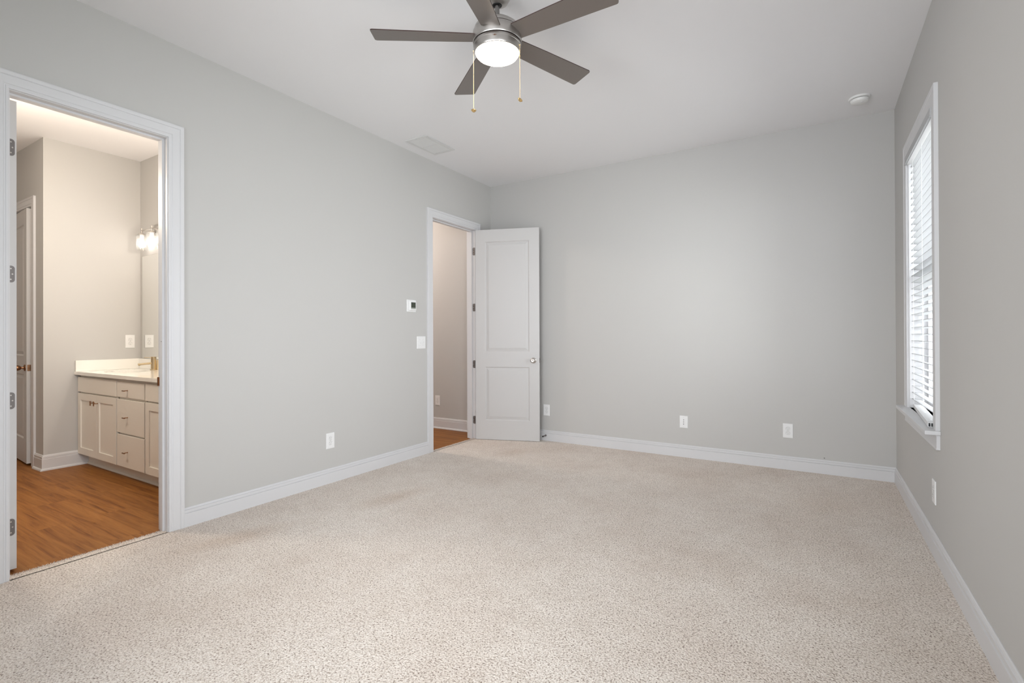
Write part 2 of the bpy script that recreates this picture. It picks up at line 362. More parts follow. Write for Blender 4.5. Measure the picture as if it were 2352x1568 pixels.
# ------------------------------------------------------------------ door frames
CP = [(0, 0), (0, 0.0095), (0.003, 0.0115), (0.011, 0.0125), (0.013, 0.010), (0.018, 0.0105), (0.022, 0.0145), (0.060, 0.0155), (0.063, 0.0135), (0.066, 0.0175), (0.080, 0.018), (CW, 0.0165), (CW, 0)]
def casing(m, x, sgn, y0, y1, zt, rev=0.004):
    a0, a1, z = y0 - rev, y1 + rev, zt + rev
    m.sweep(CP, [lambda w, t: (x + sgn * t, a0 - w, 0), lambda w, t: (x + sgn * t, a0 - w, z + w), lambda w, t: (x + sgn * t, a1 + w, z + w), lambda w, t: (x + sgn * t, a1 + w, 0)])
def jamb(m, y0, y1, zt, xs, xe, zb=0.0):
    m.box(xs, xe, y0 - J, y0, zb, zt + J); m.box(xs, xe, y1, y1 + J, zb, zt + J); m.box(xs, xe, y0, y1, zt, zt + J)
def stop(m, y0, y1, zt, x0, x1):
    m.box(x0, x1, y0, y0 + 0.011, 0, zt); m.box(x0, x1, y1 - 0.011, y1, 0, zt); m.box(x0, x1, y0 + 0.011, y1 - 0.011, zt - 0.011, zt)
def hinge_leaf(parent, y, z, x0, x1, ny, hh=0.089, t=0.0025, name='hinge'):
    # plate lying in XZ plane at Y, rounded corners on x1 side, screws
    m = MB(); r = 0.012; pts = []
    s = 1 if x1 > x0 else -1
    pts = [(x0, z - hh / 2), (x0, z + hh / 2)]
    for k in range(5): a = PI / 2 - k * PI / 8; pts.append((x1 - s * r + s * r * math.cos(a), z + hh / 2 - r + r * math.sin(a)))
    for k in range(5): a = -k * PI / 8; pts.append((x1 - s * r + s * r * math.cos(a), z - hh / 2 + r + r * math.sin(a)))
    n = len(pts)
    m.add([(p[0], y, p[1]) for p in pts] + [(p[0], y + ny * t, p[1]) for p in pts], [tuple(range(n)), tuple(range(n, 2 * n))[::-1]] + [(i, (i + 1) % n, n + (i + 1) % n, n + i) for i in range(n)])
    xm = x0 + (x1 - x0) * 0.5
    for dz in (-0.03, 0, 0.03): m.lathe([(0, 0.0008), (0.0035, 0.0006), (0.004, 0)], (xm + (0.006 * s if dz == 0 else 0), y + ny * t, z + dz), (0, ny, 0), 10, True, 1)
    return m.build(name, [NICKD, NICK], parent)

# bathroom doorway frame
tr1 = empty('trim_1', (XL, D1[0], 0)); struct(tr1, 'white moulded frame of the bathroom doorway')
m = MB(); casing(m, XL, 1, *D1); m.build('casing', TRIM, tr1)
m = MB(); casing(m, BX0, -1, *D1); m.build('casing', TRIM, tr1)
m = MB(); jamb(m, *D1, BX0, BX1); stop(m, *D1, XL - 0.075, XL - 0.04); m.build('jamb', TRIM, tr1)
m = MB(); m.box(XL - 0.113, XL - 0.096, D1[1] - 0.0015, D1[1], 0.905, 0.960); m.box(XL - 0.118, XL - 0.113, D1[1] - 0.006, D1[1] + 0.0, 0.905, 0.960); tag(m.build('strike_plate', BRNZ, tr1), 'bronze strike plate')
m = MB(); m.lathe([(0, 0.0015), (0.003, 0.001), (0.003, 0)], (XL - 0.052, D1[1] - 0.011, 1.185), (0, -1, 0), 10); m.build('nail_hole', SLOT, tr1)
# hall doorway frame
tr2 = empty('trim_2', (XL, D2[0], 0)); struct(tr2, 'white moulded frame of the hall doorway')
m = MB(); casing(m, XL, 1, *D2); m.build('casing', TRIM, tr2)
m = MB(); casing(m, BX0, -1, *D2); m.build('casing', TRIM, tr2)
m = MB(); jamb(m, *D2, BX0, BX1); stop(m, *D2, XL - 0.085, XL - 0.042); m.build('jamb', TRIM, tr2)
HZ2 = (2.209, 1.548, 0.880, 0.225)
for z in HZ2: hinge_leaf(tr2, D2[1], z, XL - 0.001, XL - 0.034, -1)
m = MB(); m.box(XL - 0.033, XL - 0.008, D2[0], D2[0] + 0.002, 0.895, 0.955); m.box(XL - 0.008, XL + 0.002, D2[0] - 0.004, D2[0] + 0.002, 0.900, 0.950); m.build('strike_plate', NICKD, tr2)
# recess door frame
tr3 = empty('trim_3', (RD[1], RY, 0)); struct(tr3, 'narrow casing of the inner bathroom door')
m = MB(); a0, a1, zt = RD[0] - 0.004, RD[1] + 0.004, RD[2] + 0.004
m.sweep(CP, [lambda w, t: (a0 - w, RY - t, 0), lambda w, t: (a0 - w, RY - t, zt + w), lambda w, t: (a1 + w, RY - t, zt + w), lambda w, t: (a1 + w, RY - t, 0)]); m.build('casing', TRIM, tr3)
m = MB(); m.box(RD[0] - J, RD[0], RY, RY + 0.1, 0, RD[2] + J); m.box(RD[1], RD[1] + J, RY, RY + 0.1, 0, RD[2] + J); m.box(RD[0], RD[1], RY, RY + 0.1, RD[2], RD[2] + J); m.build('jamb', TRIM, tr3)

# ------------------------------------------------------------------ panel doors (local: x along width from hinge, y thickness 0..-T, z up)
def door_slab(name, w, h, T=0.035, parent=None, mats=DOORP, mx=0.115, sgn=-1):
    zs = [0, 0.225, 0.843, 1.018, h - 0.14, h]; xs = [0, mx, w - mx, w]
    m = MB()
    for side in (0, 1):
        y = 0 if side == 0 else sgn * T; inn = (1 if side == 0 else -1) * sgn
        P = lambda x, z, d: (x, y + inn * d, z)
        for i in range(3):
            for j in range(5):
                x0, x1, z0, z1 = xs[i], xs[i + 1], zs[j], zs[j + 1]
                if i == 1 and j in (1, 3):
                    rings = [(0, 0), (0.006, 0.005), (0.010, 0.009), (0.016, 0.009), (0.040, 0.0035), (0.043, 0.0025)]
                    prev = None
                    for (o, d) in rings:
                        cur = [P(x0 + o, z0 + o, d), P(x1 - o, z0 + o, d), P(x1 - o, z1 - o, d), P(x0 + o, z1 - o, d)]
                        if prev: m.add(prev + cur, [(0, 1, 5, 4), (1, 2, 6, 5), (2, 3, 7, 6), (3, 0, 4, 7)])
                        prev = cur
                    m.add(prev, [(0, 1, 2, 3)])
                else: m.add([P(x0, z0, 0), P(x1, z0, 0), P(x1, z1, 0), P(x0, z1, 0)], [(0, 1, 2, 3)])
    for i in range(3):
        for z in (0, h): m.add([(xs[i], 0, z), (xs[i + 1], 0, z), (xs[i + 1], sgn * T, z), (xs[i], sgn * T, z)], [(0, 1, 2, 3)])
    for j in range(5):
        for x in (0, w): m.add([(x, 0, zs[j]), (x, 0, zs[j + 1]), (x, sgn * T, zs[j + 1]), (x, sgn * T, zs[j])], [(0, 1, 2, 3)])
    return m.build(name, mats, parent, local=True)
def knob_set(parent, x, z, T, mats, sgn=-1, egg=False):
    for side in (0, 1):
        y = 0 if side == 0 else sgn * T; d = -sgn if side == 0 else sgn
        m = MB()
        if egg: prof = [(0, 0), (0.031, 0), (0.031, 0.004), (0.026, 0.008), (0.012, 0.011), (0.010, 0.026), (0.016, 0.030), (0.023, 0.040), (0.0255, 0.052), (0.022, 0.066), (0.012, 0.075), (0, 0.077)]
        else: prof = [(0, 0), (0.033, 0), (0.033, 0.005), (0.028, 0.009), (0.013, 0.012), (0.011, 0.030), (0.018, 0.034), (0.0265, 0.042), (0.0275, 0.052), (0.023, 0.060), (0.017, 0.063), (0.010, 0.062), (0.006, 0.0605), (0, 0.0605)]
        m.lathe(prof, (x, y, z), (0, d, 0), 32)
        m.build('knob', mats, parent, local=True)
# open hall door
dr = empty('door_2', (XL + 0.012, D2[1] + 0.004, 0.010), math.radians(19.4)); struct(dr, 'open white two-panel door against the far wall')
DW = 0.752
slab = door_slab('slab', DW, 2.438, parent=dr)
for v in slab.data.vertices: v.co += Vector((0.004, -0.006, 0))
knob_set(dr, 0.004 + DW - 0.068, 0.921, 0.035, NICK)
for k in dr.children:
    if k.name.startswith('knob'):
        for v in k.data.vertices: v.co.y -= 0.006
m = MB(); xx = 0.004 + DW; m.box(xx, xx + 0.0015, -0.006 - 0.005, -0.006 - 0.030, 0.893, 0.950); m.rbox(xx, xx + 0.011, -0.006 - 0.011, -0.006 - 0.024, 0.912, 0.932, 0.003); m.build('latch', NICKD, dr, local=True)
for z in HZ2:
    m = MB(); m.cyl((0, 0, z - 0.010 - 0.045), (0, 0, z - 0.010 + 0.045), 0.0065, 14); m.cyl((0, 0, z - 0.062), (0, 0, z + 0.042), 0.004, 10); m.box(0.0025, 0.004, -0.036, -0.004, z - 0.0545, z + 0.0345); m.build('hinge', NICKD, dr, local=True)
# bathroom door, swung fully into the bathroom (only its hinge edge shows)
d1 = empty('door_1', (BX0 - 0.018, D1[0] + 0.024, 0.010), PI); struct(d1, 'bathroom door seen edge-on with three rounded grey hinges')
door_slab('slab', 0.705, 2.438, parent=d1)
for c in d1.children:
    for v in c.data.vertices: v.co.x += 0.004
for z in (2.202, 1.543, 0.885, 0.229):
    # leaf let into the hinge edge (face towards the bedroom)
    m = MB(); hh = 0.087; r = 0.014; pts = [(0.000, z - hh / 2), (0.000, z + hh / 2)]
    for k in range(6): a = PI / 2 - k * PI / 10; pts.append((0.028 - r + r * math.cos(a), z + hh / 2 - r + r * math.sin(a)))
    for k in range(6): a = -k * PI / 10; pts.append((0.028 - r + r * math.cos(a), z - hh / 2 + r + r * math.sin(a)))
    n = len(pts); m.add([(0.0035, -0.0 - p[0], p[1] - 0.01) for p in pts] + [(0.0015, -p[0], p[1] - 0.01) for p in pts], [tuple(range(n)), tuple(range(n, 2 * n))[::-1]] + [(i, (i + 1) % n, n + (i + 1) % n, n + i) for i in range(n)])
    for dz in (-0.028, 0.0, 0.028): m.lathe([(0, 0.0009), (0.003, 0.0007), (0.0036, 0)], (0.0015, -0.019 + (0.006 if dz else 0), z - 0.01 + dz), (-1, 0, 0), 10, True, 1)
    m.build('hinge', [NICKD, NICK], d1, local=True)
# ajar recess door: hinge on far side, free edge towards camera
d3 = empty('door_3', (RD[0] + 0.002, RY + 0.0, 0.020), math.radians(-4.2)); struct(d3, 'cream inner bathroom door standing slightly ajar with bronze knob')
door_slab('slab', 0.712, 2.42, parent=d3, sgn=1)
for c in d3.children:
    for v in c.data.vertices: v.co.y += 0.025
knob_set(d3, 0.712 - 0.06, 0.905, 0.035, BRNZ, sgn=1, egg=True)
for c in d3.children:
    if c.name.startswith('knob'):
        for v in c.data.vertices: v.co.y += 0.025
m = MB(); m.box(0.712, 0.7135, 0.030, 0.055, 0.875, 0.935); m.rbox(0.712, 0.722, 0.036, 0.049, 0.895, 0.915, 0.003); tag(m.build('latch', BRNZ, d3, local=True), 'bronze latch plate')

# ------------------------------------------------------------------ window_1
w1 = empty('window_1', (XR, (WIN[0] + WIN[1]) / 2, WIN[2])); struct(w1, 'white-cased double-hung window in the right wall')
y0, y1, z0, z1 = WIN
m = MB(); cw = 0.09
FP = [(0, 0), (0, 0.014), (0.006, 0.016), (0.062, 0.017), (0.066, 0.015), (0.070, 0.019), (cw, 0.019), (cw, 0)]
m.sweep(FP, [lambda w, t: (XR - t, y0 - w, z0), lambda w, t: (XR - t, y0 - w, z1 + w), lambda w, t: (XR - t, y1 + w, z1 + w), lambda w, t: (XR - t, y1 + w, z0)]); m.build('casing', TRIM, w1)
m = MB(); m.box(XR, XR + 0.16, y0 - 0.001, y0 + 0.012, z0, z1); m.box(XR, XR + 0.16, y1 - 0.012, y1 + 0.001, z0, z1); m.box(XR, XR + 0.16, y0 + 0.012, y1 - 0.012, z1 - 0.012, z1); m.build('window_frame', TRIM, w1)
m = MB(); ol = [(XR - 0.066, y0 - cw - 0.020), (XR, y0 - cw - 0.020), (XR, y0), (XR + 0.11, y0), (XR + 0.11, y1), (XR, y1), (XR, y1 + cw + 0.020), (XR - 0.066, y1 + cw + 0.020)]
m.add([(a_, b2, z0 - 0.022) for a_, b2 in ol] + [(a_, b2, z0) for a_, b2 in ol], [tuple(range(8))[::-1], tuple(range(8, 16))] + [(i_, (i_ + 1) % 8, 8 + (i_ + 1) % 8, 8 + i_) for i_ in range(8)]); m.build('window_sill', TRIM, w1, bevel=0.003)
m = MB(); m.sweep([(0, 0), (0.017, 0), (0.017, 0.006), (0.015, 0.010), (0.015, 0.070), (0.018, 0.074), (0.018, 0.080), (0, 0.080)], [lambda t, h: (XR - t, y0 - cw, z0 - 0.102 + h), lambda t, h: (XR - t, y1 + cw, z0 - 0.102 + h)]); m.build('apron', TRIM, w1)
def sash(zb, zt, x, nm):
    m = MB(); f = 0.045
    m.box(x, x + 0.035, y0 + 0.012, y0 + 0.012 + f, zb, zt); m.box(x, x + 0.035, y1 - 0.012 - f, y1 - 0.012, zb, zt); m.box(x, x + 0.035, y0 + 0.012 + f, y1 - 0.012 - f, zb, zb + f); m.box(x, x + 0.035, y0 + 0.012 + f, y1 - 0.012 - f, zt - f, zt)
    o = m.build(nm, TRIM, w1, bevel=0.002)
    g = MB(); g.box(x + 0.015, x + 0.019, y0 + 0.055, y1 - 0.055, zb + f - 0.002, zt - f + 0.002); g.build('pane', PANE, o)
sash(z0, 1.60, XR + 0.095, 'lower_sash'); sash(1.56, z1 - 0.012, XR + 0.125, 'upper_sash')
# added_window_2 behind the photographer's right, added_window_3 in the rear wall; both unseen, added to bring light in
for nm, (a, b_), ax in (('added_window_2', (ADDED_WIN[0], ADDED_WIN[1]), 'x'), ('added_window_3', (-2.45, 0.15), 'y')):
    z0b, z1b = 0.705, 2.45
    w = empty(nm, (XR if ax == 'x' else (a + b_) / 2, (a + b_) / 2 if ax == 'x' else YF, z0b)); struct(w)
    def P(m, p0, p1, d0, d1_, za, zb, mat_i=0):
        if ax == 'x': m.box(XR + d0, XR + d1_, p0, p1, za, zb)
        else: m.box(p0, p1, YF - d0, YF - d1_, za, zb)
    m = MB(); P(m, a - cw, a, -0.018, 0, z0b, z1b + cw); P(m, b_, b_ + cw, -0.018, 0, z0b, z1b + cw); P(m, a, b_, -0.018, 0, z1b, z1b + cw); P(m, a - cw - 0.02, b_ + cw + 0.02, -0.06, 0.1, z0b - 0.022, z0b); P(m, a - cw, b_ + cw, -0.016, 0, z0b - 0.1, z0b - 0.022); m.build('casing', TRIM, w)
    m = MB(); nseg = 1 if ax == 'x' else 3; ws = (b_ - a) / nseg
    for i in range(nseg):
        s0 = a + i * ws; s1 = s0 + ws
        for (p0, p1, za, zb) in ((s0, s0 + 0.05, z0b, z1b), (s1 - 0.05, s1, z0b, z1b), (s0 + 0.05, s1 - 0.05, z0b, z0b + 0.05), (s0 + 0.05, s1 - 0.05, z1b - 0.05, z1b), (s0 + 0.05, s1 - 0.05, 1.56, 1.61)): P(m, p0, p1, 0.08, 0.12, za, zb)
    fr = m.build('window_frame', TRIM, w)
    for i in range(nseg):
        for (za, zb) in ((z0b + 0.05, 1.56), (1.61, z1b - 0.05)):
            m = MB(); P(m, a + i * ws + 0.05, a + (i + 1) * ws - 0.05, 0.098, 0.102, za, zb); m.build('pane', PANE, fr)

# blind on window_1
bl = empty('window_blind', (XR, y0, z1)); tag(bl, 'white two-inch slat blind hanging in the window, bottom rail resting askew on the sill', 'blind')
m = MB(); vx = 0.5290
m.rbox(vx, vx + 0.009, y0 + 0.001, y1 - 0.001, 2.398, 2.446, 0.002); m.rbox(vx - 0.0035, vx + 0.0085, y0 + 0.0005, y1 - 0.0005, 2.393, 2.401, 0.0015)
m.build('valance', SLATM, bl)
m = MB(); m.box(vx + 0.0085, vx + 0.066, y0 + 0.016, y1 - 0.016, 2.392, 2.434); m.build('head_rail', PLAST, bl)
m = MB(); zt = 2.368; n = 37; sx = XR + 0.034
for i in range(n):
    zc = zt - i * (zt - 0.765) / (n - 1); tilt = math.radians(-9); hw = 0.0245; crown = 0.0012
    prof = []
    ct, st_ = math.cos(tilt), math.sin(tilt)
    top = [(-hw, 0), (-hw * 0.5, crown), (0, crown * 1.3), (hw * 0.5, crown), (hw, 0)]
    pl = [(a_, b2 + 0.0013) for a_, b2 in top] + [(a_, b2 - 0.0013) for a_, b2 in reversed(top)]
    pl = [(a_ * ct - b2 * st_, a_ * st_ + b2 * ct) for a_, b2 in pl]
    m.sweep(pl, [lambda u, h, zc=zc: (sx + u, y0 + 0.018, zc + h), lambda u, h, zc=zc: (sx + u, y1 - 0.018, zc + h)])
m.build('slats', SLATM, bl)
m = MB()
for yy in (y0 + 0.12, (y0 + y1) / 2, y1 - 0.12):
    for dx in (-0.026, 0.026):
        m.cyl((sx + dx, yy, 0.74), (sx + dx, yy, 2.395), 0.0009, 6)
m.build('ladder_cord', PLAST, bl)
# bottom rail lying askew on the sill: hollow ends
br = empty('bottom_rail', (0, 0, 0), 0, bl)
A = Vector((0.539, 3.492, 0.7065)); B = Vector((0.590, 4.365, 0.7065))
br.location = A - Vector(bl.location); dv = (B - A); br.rotation_euler = (0, 0, math.atan2(dv.y, dv.x) - PI / 2); Lr = dv.length
m = MB(); wd, ht, tk = 0.048, 0.024, 0.0022
webs = (-wd / 2, -0.0125, 0.0105, wd / 2 - tk)
m.box(-wd / 2, wd / 2, 0, Lr, 0, tk); m.box(-wd / 2, wd / 2, 0, Lr, ht - tk, ht)
for xa in webs: m.box(xa, xa + tk, 0, Lr, tk, ht - tk)
m.build('rail_body', PLAST, br, local=True)
m = MB()
for xa, xb in zip(webs[:-1], webs[1:]): m.box(xa + tk + 0.0003, xb - 0.0003, 0.006, Lr - 0.006, tk + 0.0003, ht - tk - 0.0003)
tag(m.build('hollow_shade_fill', DARK, br, local=True), 'dark filler painted as shade inside the rail end')  # solid fill; the hollow's shade is put into its dark colour
for yy in (0.14, 0.44, 0.72):
    m = MB(); m.lathe([(0, 0.003), (0.004, 0.002), (0.005, 0)], (0.0, yy, ht), (0, 0, 1), 10); m.build('cord_plug', PLAST, br, local=True)

# ------------------------------------------------------------------ outdoors beyond the window
hs = empty('neighbour_house', (0.6, 10.5, -0.4)); tag(hs, 'white-sided neighbouring house seen through the blind slats', 'house')
m = MB(); m.box(0.9, 7.5, 10.5, 14, -0.4, 4.6)
for k in range(26):
    z = -0.4 + k * 0.19; m.add([(0.9, 10.46, z), (7.5, 10.46, z), (7.5, 10.5, z + 0.19), (0.9, 10.5, z + 0.19), (0.9, 10.5, z), (7.5, 10.5, z)], [(0, 1, 2, 3), (0, 1, 5, 4)])
m.build('wall', SIDE, hs)
m = MB(); m.box(0.5, 7.9, 10.0, 14.4, 4.6, 4.85); m.add([(0.5, 10.0, 4.85), (7.9, 10.0, 4.85), (7.9, 12.2, 6.6), (0.5, 12.2, 6.6), (7.9, 14.4, 4.85), (0.5, 14.4, 4.85)], [(0, 1, 2, 3), (3, 2, 4, 5), (0, 3, 5), (1, 4, 2)]); m.build('roof', mat('roof_shingle', (0.25, 0.24, 0.24), 0.9), hs)
for k, xw in enumerate((1.25, 1.75, 3.2)):
    m = MB(); m.box(xw, xw + 0.34, 10.40, 10.46, 0.4, 2.4)
    f = m.build('window', mat('dark_window_glass', (0.05, 0.07, 0.07), 0.1) if k == 0 else bpy.data.materials['dark_window_glass'], hs)
    m = MB()
    for (xa, xb, za, zb) in ((xw - 0.06, xw, 0.34, 2.46), (xw + 0.34, xw + 0.40, 0.34, 2.46), (xw - 0.06, xw + 0.40, 0.34, 0.4), (xw - 0.06, xw + 0.40, 2.4, 2.46), (xw, xw + 0.34, 1.38, 1.42), (xw + 0.155, xw + 0.185, 0.4, 2.4)): m.box(xa, xb, 10.36, 10.47, za, zb)
    m.build('window_trim', TRIM, f)
m = MB()
for k in range(420):
    a = random.uniform(0, 2 * PI); r = random.random() ** 0.5 * 0.7; z = random.uniform(-0.3, 2.6); r *= (1 - ((z - 1.0) / 2.0) ** 2) ** 0.5 if abs(z - 1) < 2 else 0
    c = Vector((2.65 + r * math.cos(a), 9.3 + r * math.sin(a), z)); s_ = random.uniform(0.05, 0.12); u = Vector((random.gauss(0, 1), random.gauss(0, 1), random.gauss(0, 1))).normalized(); w = u.orthogonal().normalized()
    m.add([c - u * s_, c + w * s_ * 0.5, c + u * s_, c - w * s_ * 0.5], [(0, 1, 2, 3)])
m.cyl((2.65, 9.3, -0.4), (2.65, 9.3, 1.6), 0.04, 8)
tag(m.build('shrub', GREEN), 'green leafy shrub growing outside by the neighbouring house', 'shrub')
m = MB(); m.box(0.72, 14, -6, 16, -0.6, -0.4); struct(m.build('ground_outside', LAWN), 'lawn outside the window')

# ------------------------------------------------------------------ wall plates
def frame_of(c, n):
    c = Vector(c); n = Vector(n); up = Vector((0, 0, 1)); r = up.cross(n).normalized(); return c, n, r, up
def plate_mesh(c, n, w, h, t=0.006, be=0.004):
    c, n, r, up = frame_of(c, n)
    def ring(ww, hh, d): return [c + r * sx_ * ww / 2 + up * sz * hh / 2 + n * d for sx_, sz in ((-1, -1), (1, -1), (1, 1), (-1, 1))]
    m = MB(); R = [ring(w, h, 0), ring(w, h, t * 0.45), ring(w - be * 0.6, h - be * 0.6, t * 0.8), ring(w - be * 2.5, h - be * 2.5, t)]
    for a, b2 in zip(R[:-1], R[1:]): m.add(a + b2, [(0, 1, 5, 4), (1, 2, 6, 5), (2, 3, 7, 6), (3, 0, 4, 7)])
    m.add(R[-1], [(0, 1, 2, 3)]); m.add(R[0], [(3, 2, 1, 0)])
    return m
def obox(m, c, n, r, up, cx, cz, w, h, d0, d1_, mi=0):
    v = [c + r * (cx + sx_ * w / 2) + up * (cz + sz * h / 2) + n * d for d in (d0, d1_) for sx_, sz in ((-1, -1), (1, -1), (1, 1), (-1, 1))]
    m.add(v, [(0, 3, 2, 1), (4, 5, 6, 7), (0, 1, 5, 4), (1, 2, 6, 5), (2, 3, 7, 6), (3, 0, 4, 7)], mi=mi)
def outlet(c, n, label, w=0.080, h=0.128, group='white duplex wall outlets'):
    cc, nn, r, up = frame_of(c, n)
    t = empty('wall_outlet', c); tag(t, label, 'outlet', group)
    plate_mesh(c, n, w, h).build('cover_plate', PLAST, t)
    for sz in (-1, 1):
        m = MB(); q = cc + up * sz * 0.0195
        prof = []; K = 24
        pts = [(max(-0.0145, min(0.0145, 0.0175 * math.cos(2 * PI * k / K))), 0.0145 * math.sin(2 * PI * k / K)) for k in range(K)]
        m.add([q + r * (a * 1.08) + up * (b2 * 1.08) + nn * 0.0062 for a, b2 in pts], [tuple(range(K))], mi=1)
        vs = [q + r * a + up * b2 + nn * 0.006 for a, b2 in pts] + [q + r * a + up * b2 + nn * 0.0078 for a, b2 in pts]
        m.add(vs, [tuple(range(K, 2 * K))] + [(i, (i + 1) % K, K + (i + 1) % K, K + i) for i in range(K)])
        obox(m, q, nn, r, up, -0.0062, 0.0035, 0.0022, 0.0085, 0.0078, 0.0082, 1); obox(m, q, nn, r, up, 0.0062, 0.0035, 0.0022, 0.0072, 0.0078, 0.0082, 1)
        m.lathe([(0, 0.0004), (0.0026, 0.0004), (0.0026, 0)], q - up * 0.0070 + nn * 0.0078, nn, 12, False, 1)
        m.build('receptacle', [PLAST, SLOT], t)
    m = MB(); m.lathe([(0, 0.0012), (0.002, 0.001), (0.0026, 0)], cc + nn * 0.006, nn, 10); m.build('screw', PLAST2, t)
    return t
outlet((XL, 2.709, 0.352), (1, 0, 0), 'white duplex outlet low on the left wall between the two doorways')
outlet((-2.663, YB, 0.355), (0, -1, 0), 'white duplex outlet on the far wall right beside the open door')
outlet((-0.2255, YB, 0.352), (0, -1, 0), 'white duplex outlet on the far wall nearest the window corner')
outlet((XR, 3.545, 0.345), (-1, 0, 0), 'white outlet seen edge-on on the right wall below the window')
outlet((-4.288, YB, 0.362), (0, -1, 0), 'white outlet in the hall seen through the far doorway')
outlet((FX, 2.303, 1.168), (1, 0, 0), 'white outlet on the bathroom wall above the vanity backsplash', 0.082, 0.134)
# cable plate
c = (-1.1315, YB, 0.353); t = empty('cable_plate', c); tag(t, 'white cable wall plate with three dark ports on the far wall', 'wall plate')
plate_mesh(c, (0, -1, 0), 0.078, 0.120).build('cover_plate', PLAST, t)
for k, dz in enumerate((0.020, 0.0, -0.021)):
    m = MB(); m.lathe([(0.0042, 0), (0.0042, 0.008 if k == 2 else 0.003), (0.0024, 0.008 if k == 2 else 0.003), (0.0024, 0.001), (0, 0.001)], (c[0], YB - 0.006, c[2] + dz), (0, -1, 0), 12); m.build('coax_port', SLOT if k < 2 else NICKD, t)
for dz in (0.041, -0.041):
    m = MB(); m.lathe([(0, 0.0012), (0.002, 0.001), (0.0026, 0)], (c[0], YB - 0.006, c[2] + dz), (0, -1, 0), 10); m.build('screw', PLAST2, t)
# double switch
c = (XL, 3.815, 1.148); t = empty('light_switch', c); tag(t, 'white double toggle light switch beside the hall doorway', 'light switch')
plate_mesh(c, (1, 0, 0), 0.125, 0.125).build('cover_plate', PLAST, t)
for k, dy in enumerate((-0.0235, 0.0235)):
    m = MB(); q = Vector((XL + 0.006, c[1] + dy, c[2])); m.box(q.x - 0.001, q.x + 0.0008, q.y - 0.005, q.y + 0.005, q.z - 0.012, q.z + 0.012)
    s_ = 1 if k else -1
    m.add([(q.x, q.y - 0.0038, q.z - 0.007), (q.x, q.y + 0.0038, q.z - 0.007), (q.x, q.y + 0.0038, q.z + 0.007), (q.x, q.y - 0.0038, q.z + 0.007),
           (q.x + 0.012, q.y - 0.003, q.z + s_ * 0.008 - 0.003), (q.x + 0.012, q.y + 0.003, q.z + s_ * 0.008 - 0.003), (q.x + 0.012, q.y + 0.003, q.z + s_ * 0.008 + 0.003), (q.x + 0.012, q.y - 0.003, q.z + s_ * 0.008 + 0.003)],
          [(4, 5, 6, 7), (0, 1, 5, 4), (1, 2, 6, 5), (2, 3, 7, 6), (3, 0, 4, 7)])
    m.build('toggle', PLAST, t)
    for dz in (-0.03, 0.03):
        m = MB(); m.lathe([(0, 0.0012), (0.0022, 0.001), (0.0028, 0)], (XL + 0.006, c[1] + dy, c[2] + dz), (1, 0, 0), 10); m.build('screw', PLAST2, t)
# thermostat
c = (XL, 3.672, 1.513); t = empty('thermostat', c); tag(t, 'white wall thermostat with small dark screen left of the hall doorway', 'thermostat')
m = MB(); m.rbox(XL, XL + 0.006, c[1] - 0.066, c[1] + 0.062, c[2] - 0.060, c[2] + 0.060, 0.0028); m.build('back_plate', PLAST, t)
m = MB(); m.rbox(XL + 0.005, XL + 0.027, c[1] - 0.044, c[1] + 0.048, c[2] - 0.048, c[2] + 0.050, 0.006, 3); m.build('body', PLAST, t)
m = MB(); m.box(XL + 0.026, XL + 0.0275, c[1] - 0.028, c[1] + 0.036, c[2] - 0.019, c[2] + 0.034); m.build('screen', LCD, t)
m = MB(); m.box(XL + 0.026, XL + 0.0276, c[1] - 0.028, c[1] + 0.036, c[2] - 0.031, c[2] - 0.0195); m.build('button_strip', LCDG, t)

# door stop on baseboard
t = empty('door_stop', (-2.668, YB - 0.015, 0.066)); tag(t, 'small silver spring door stop on the baseboard behind the open door', 'door stop')
m = MB(); q = (-2.668, YB - 0.015, 0.066)
m.lathe([(0, 0), (0.011, 0), (0.011, 0.004), (0.006, 0.008)], q, (0, -1, 0), 16); m.build('base', NICKD, t)
m = MB(); pts = [(q[0] + 0.0052 * math.cos(k * 0.7), q[1] - 0.006 - k * 0.00062, q[2] + 0.0052 * math.sin(k * 0.7)) for k in range(100)]; m.tube(pts, 0.0011, 5); m.build('spring', NICKD, t)
m = MB(); m.lathe([(0.006, 0), (0.009, 0.002), (0.009, 0.010), (0.006, 0.013), (0, 0.013)], (q[0], q[1] - 0.066, q[2]), (0, -1, 0), 16); m.build('bumper', DARK, t)

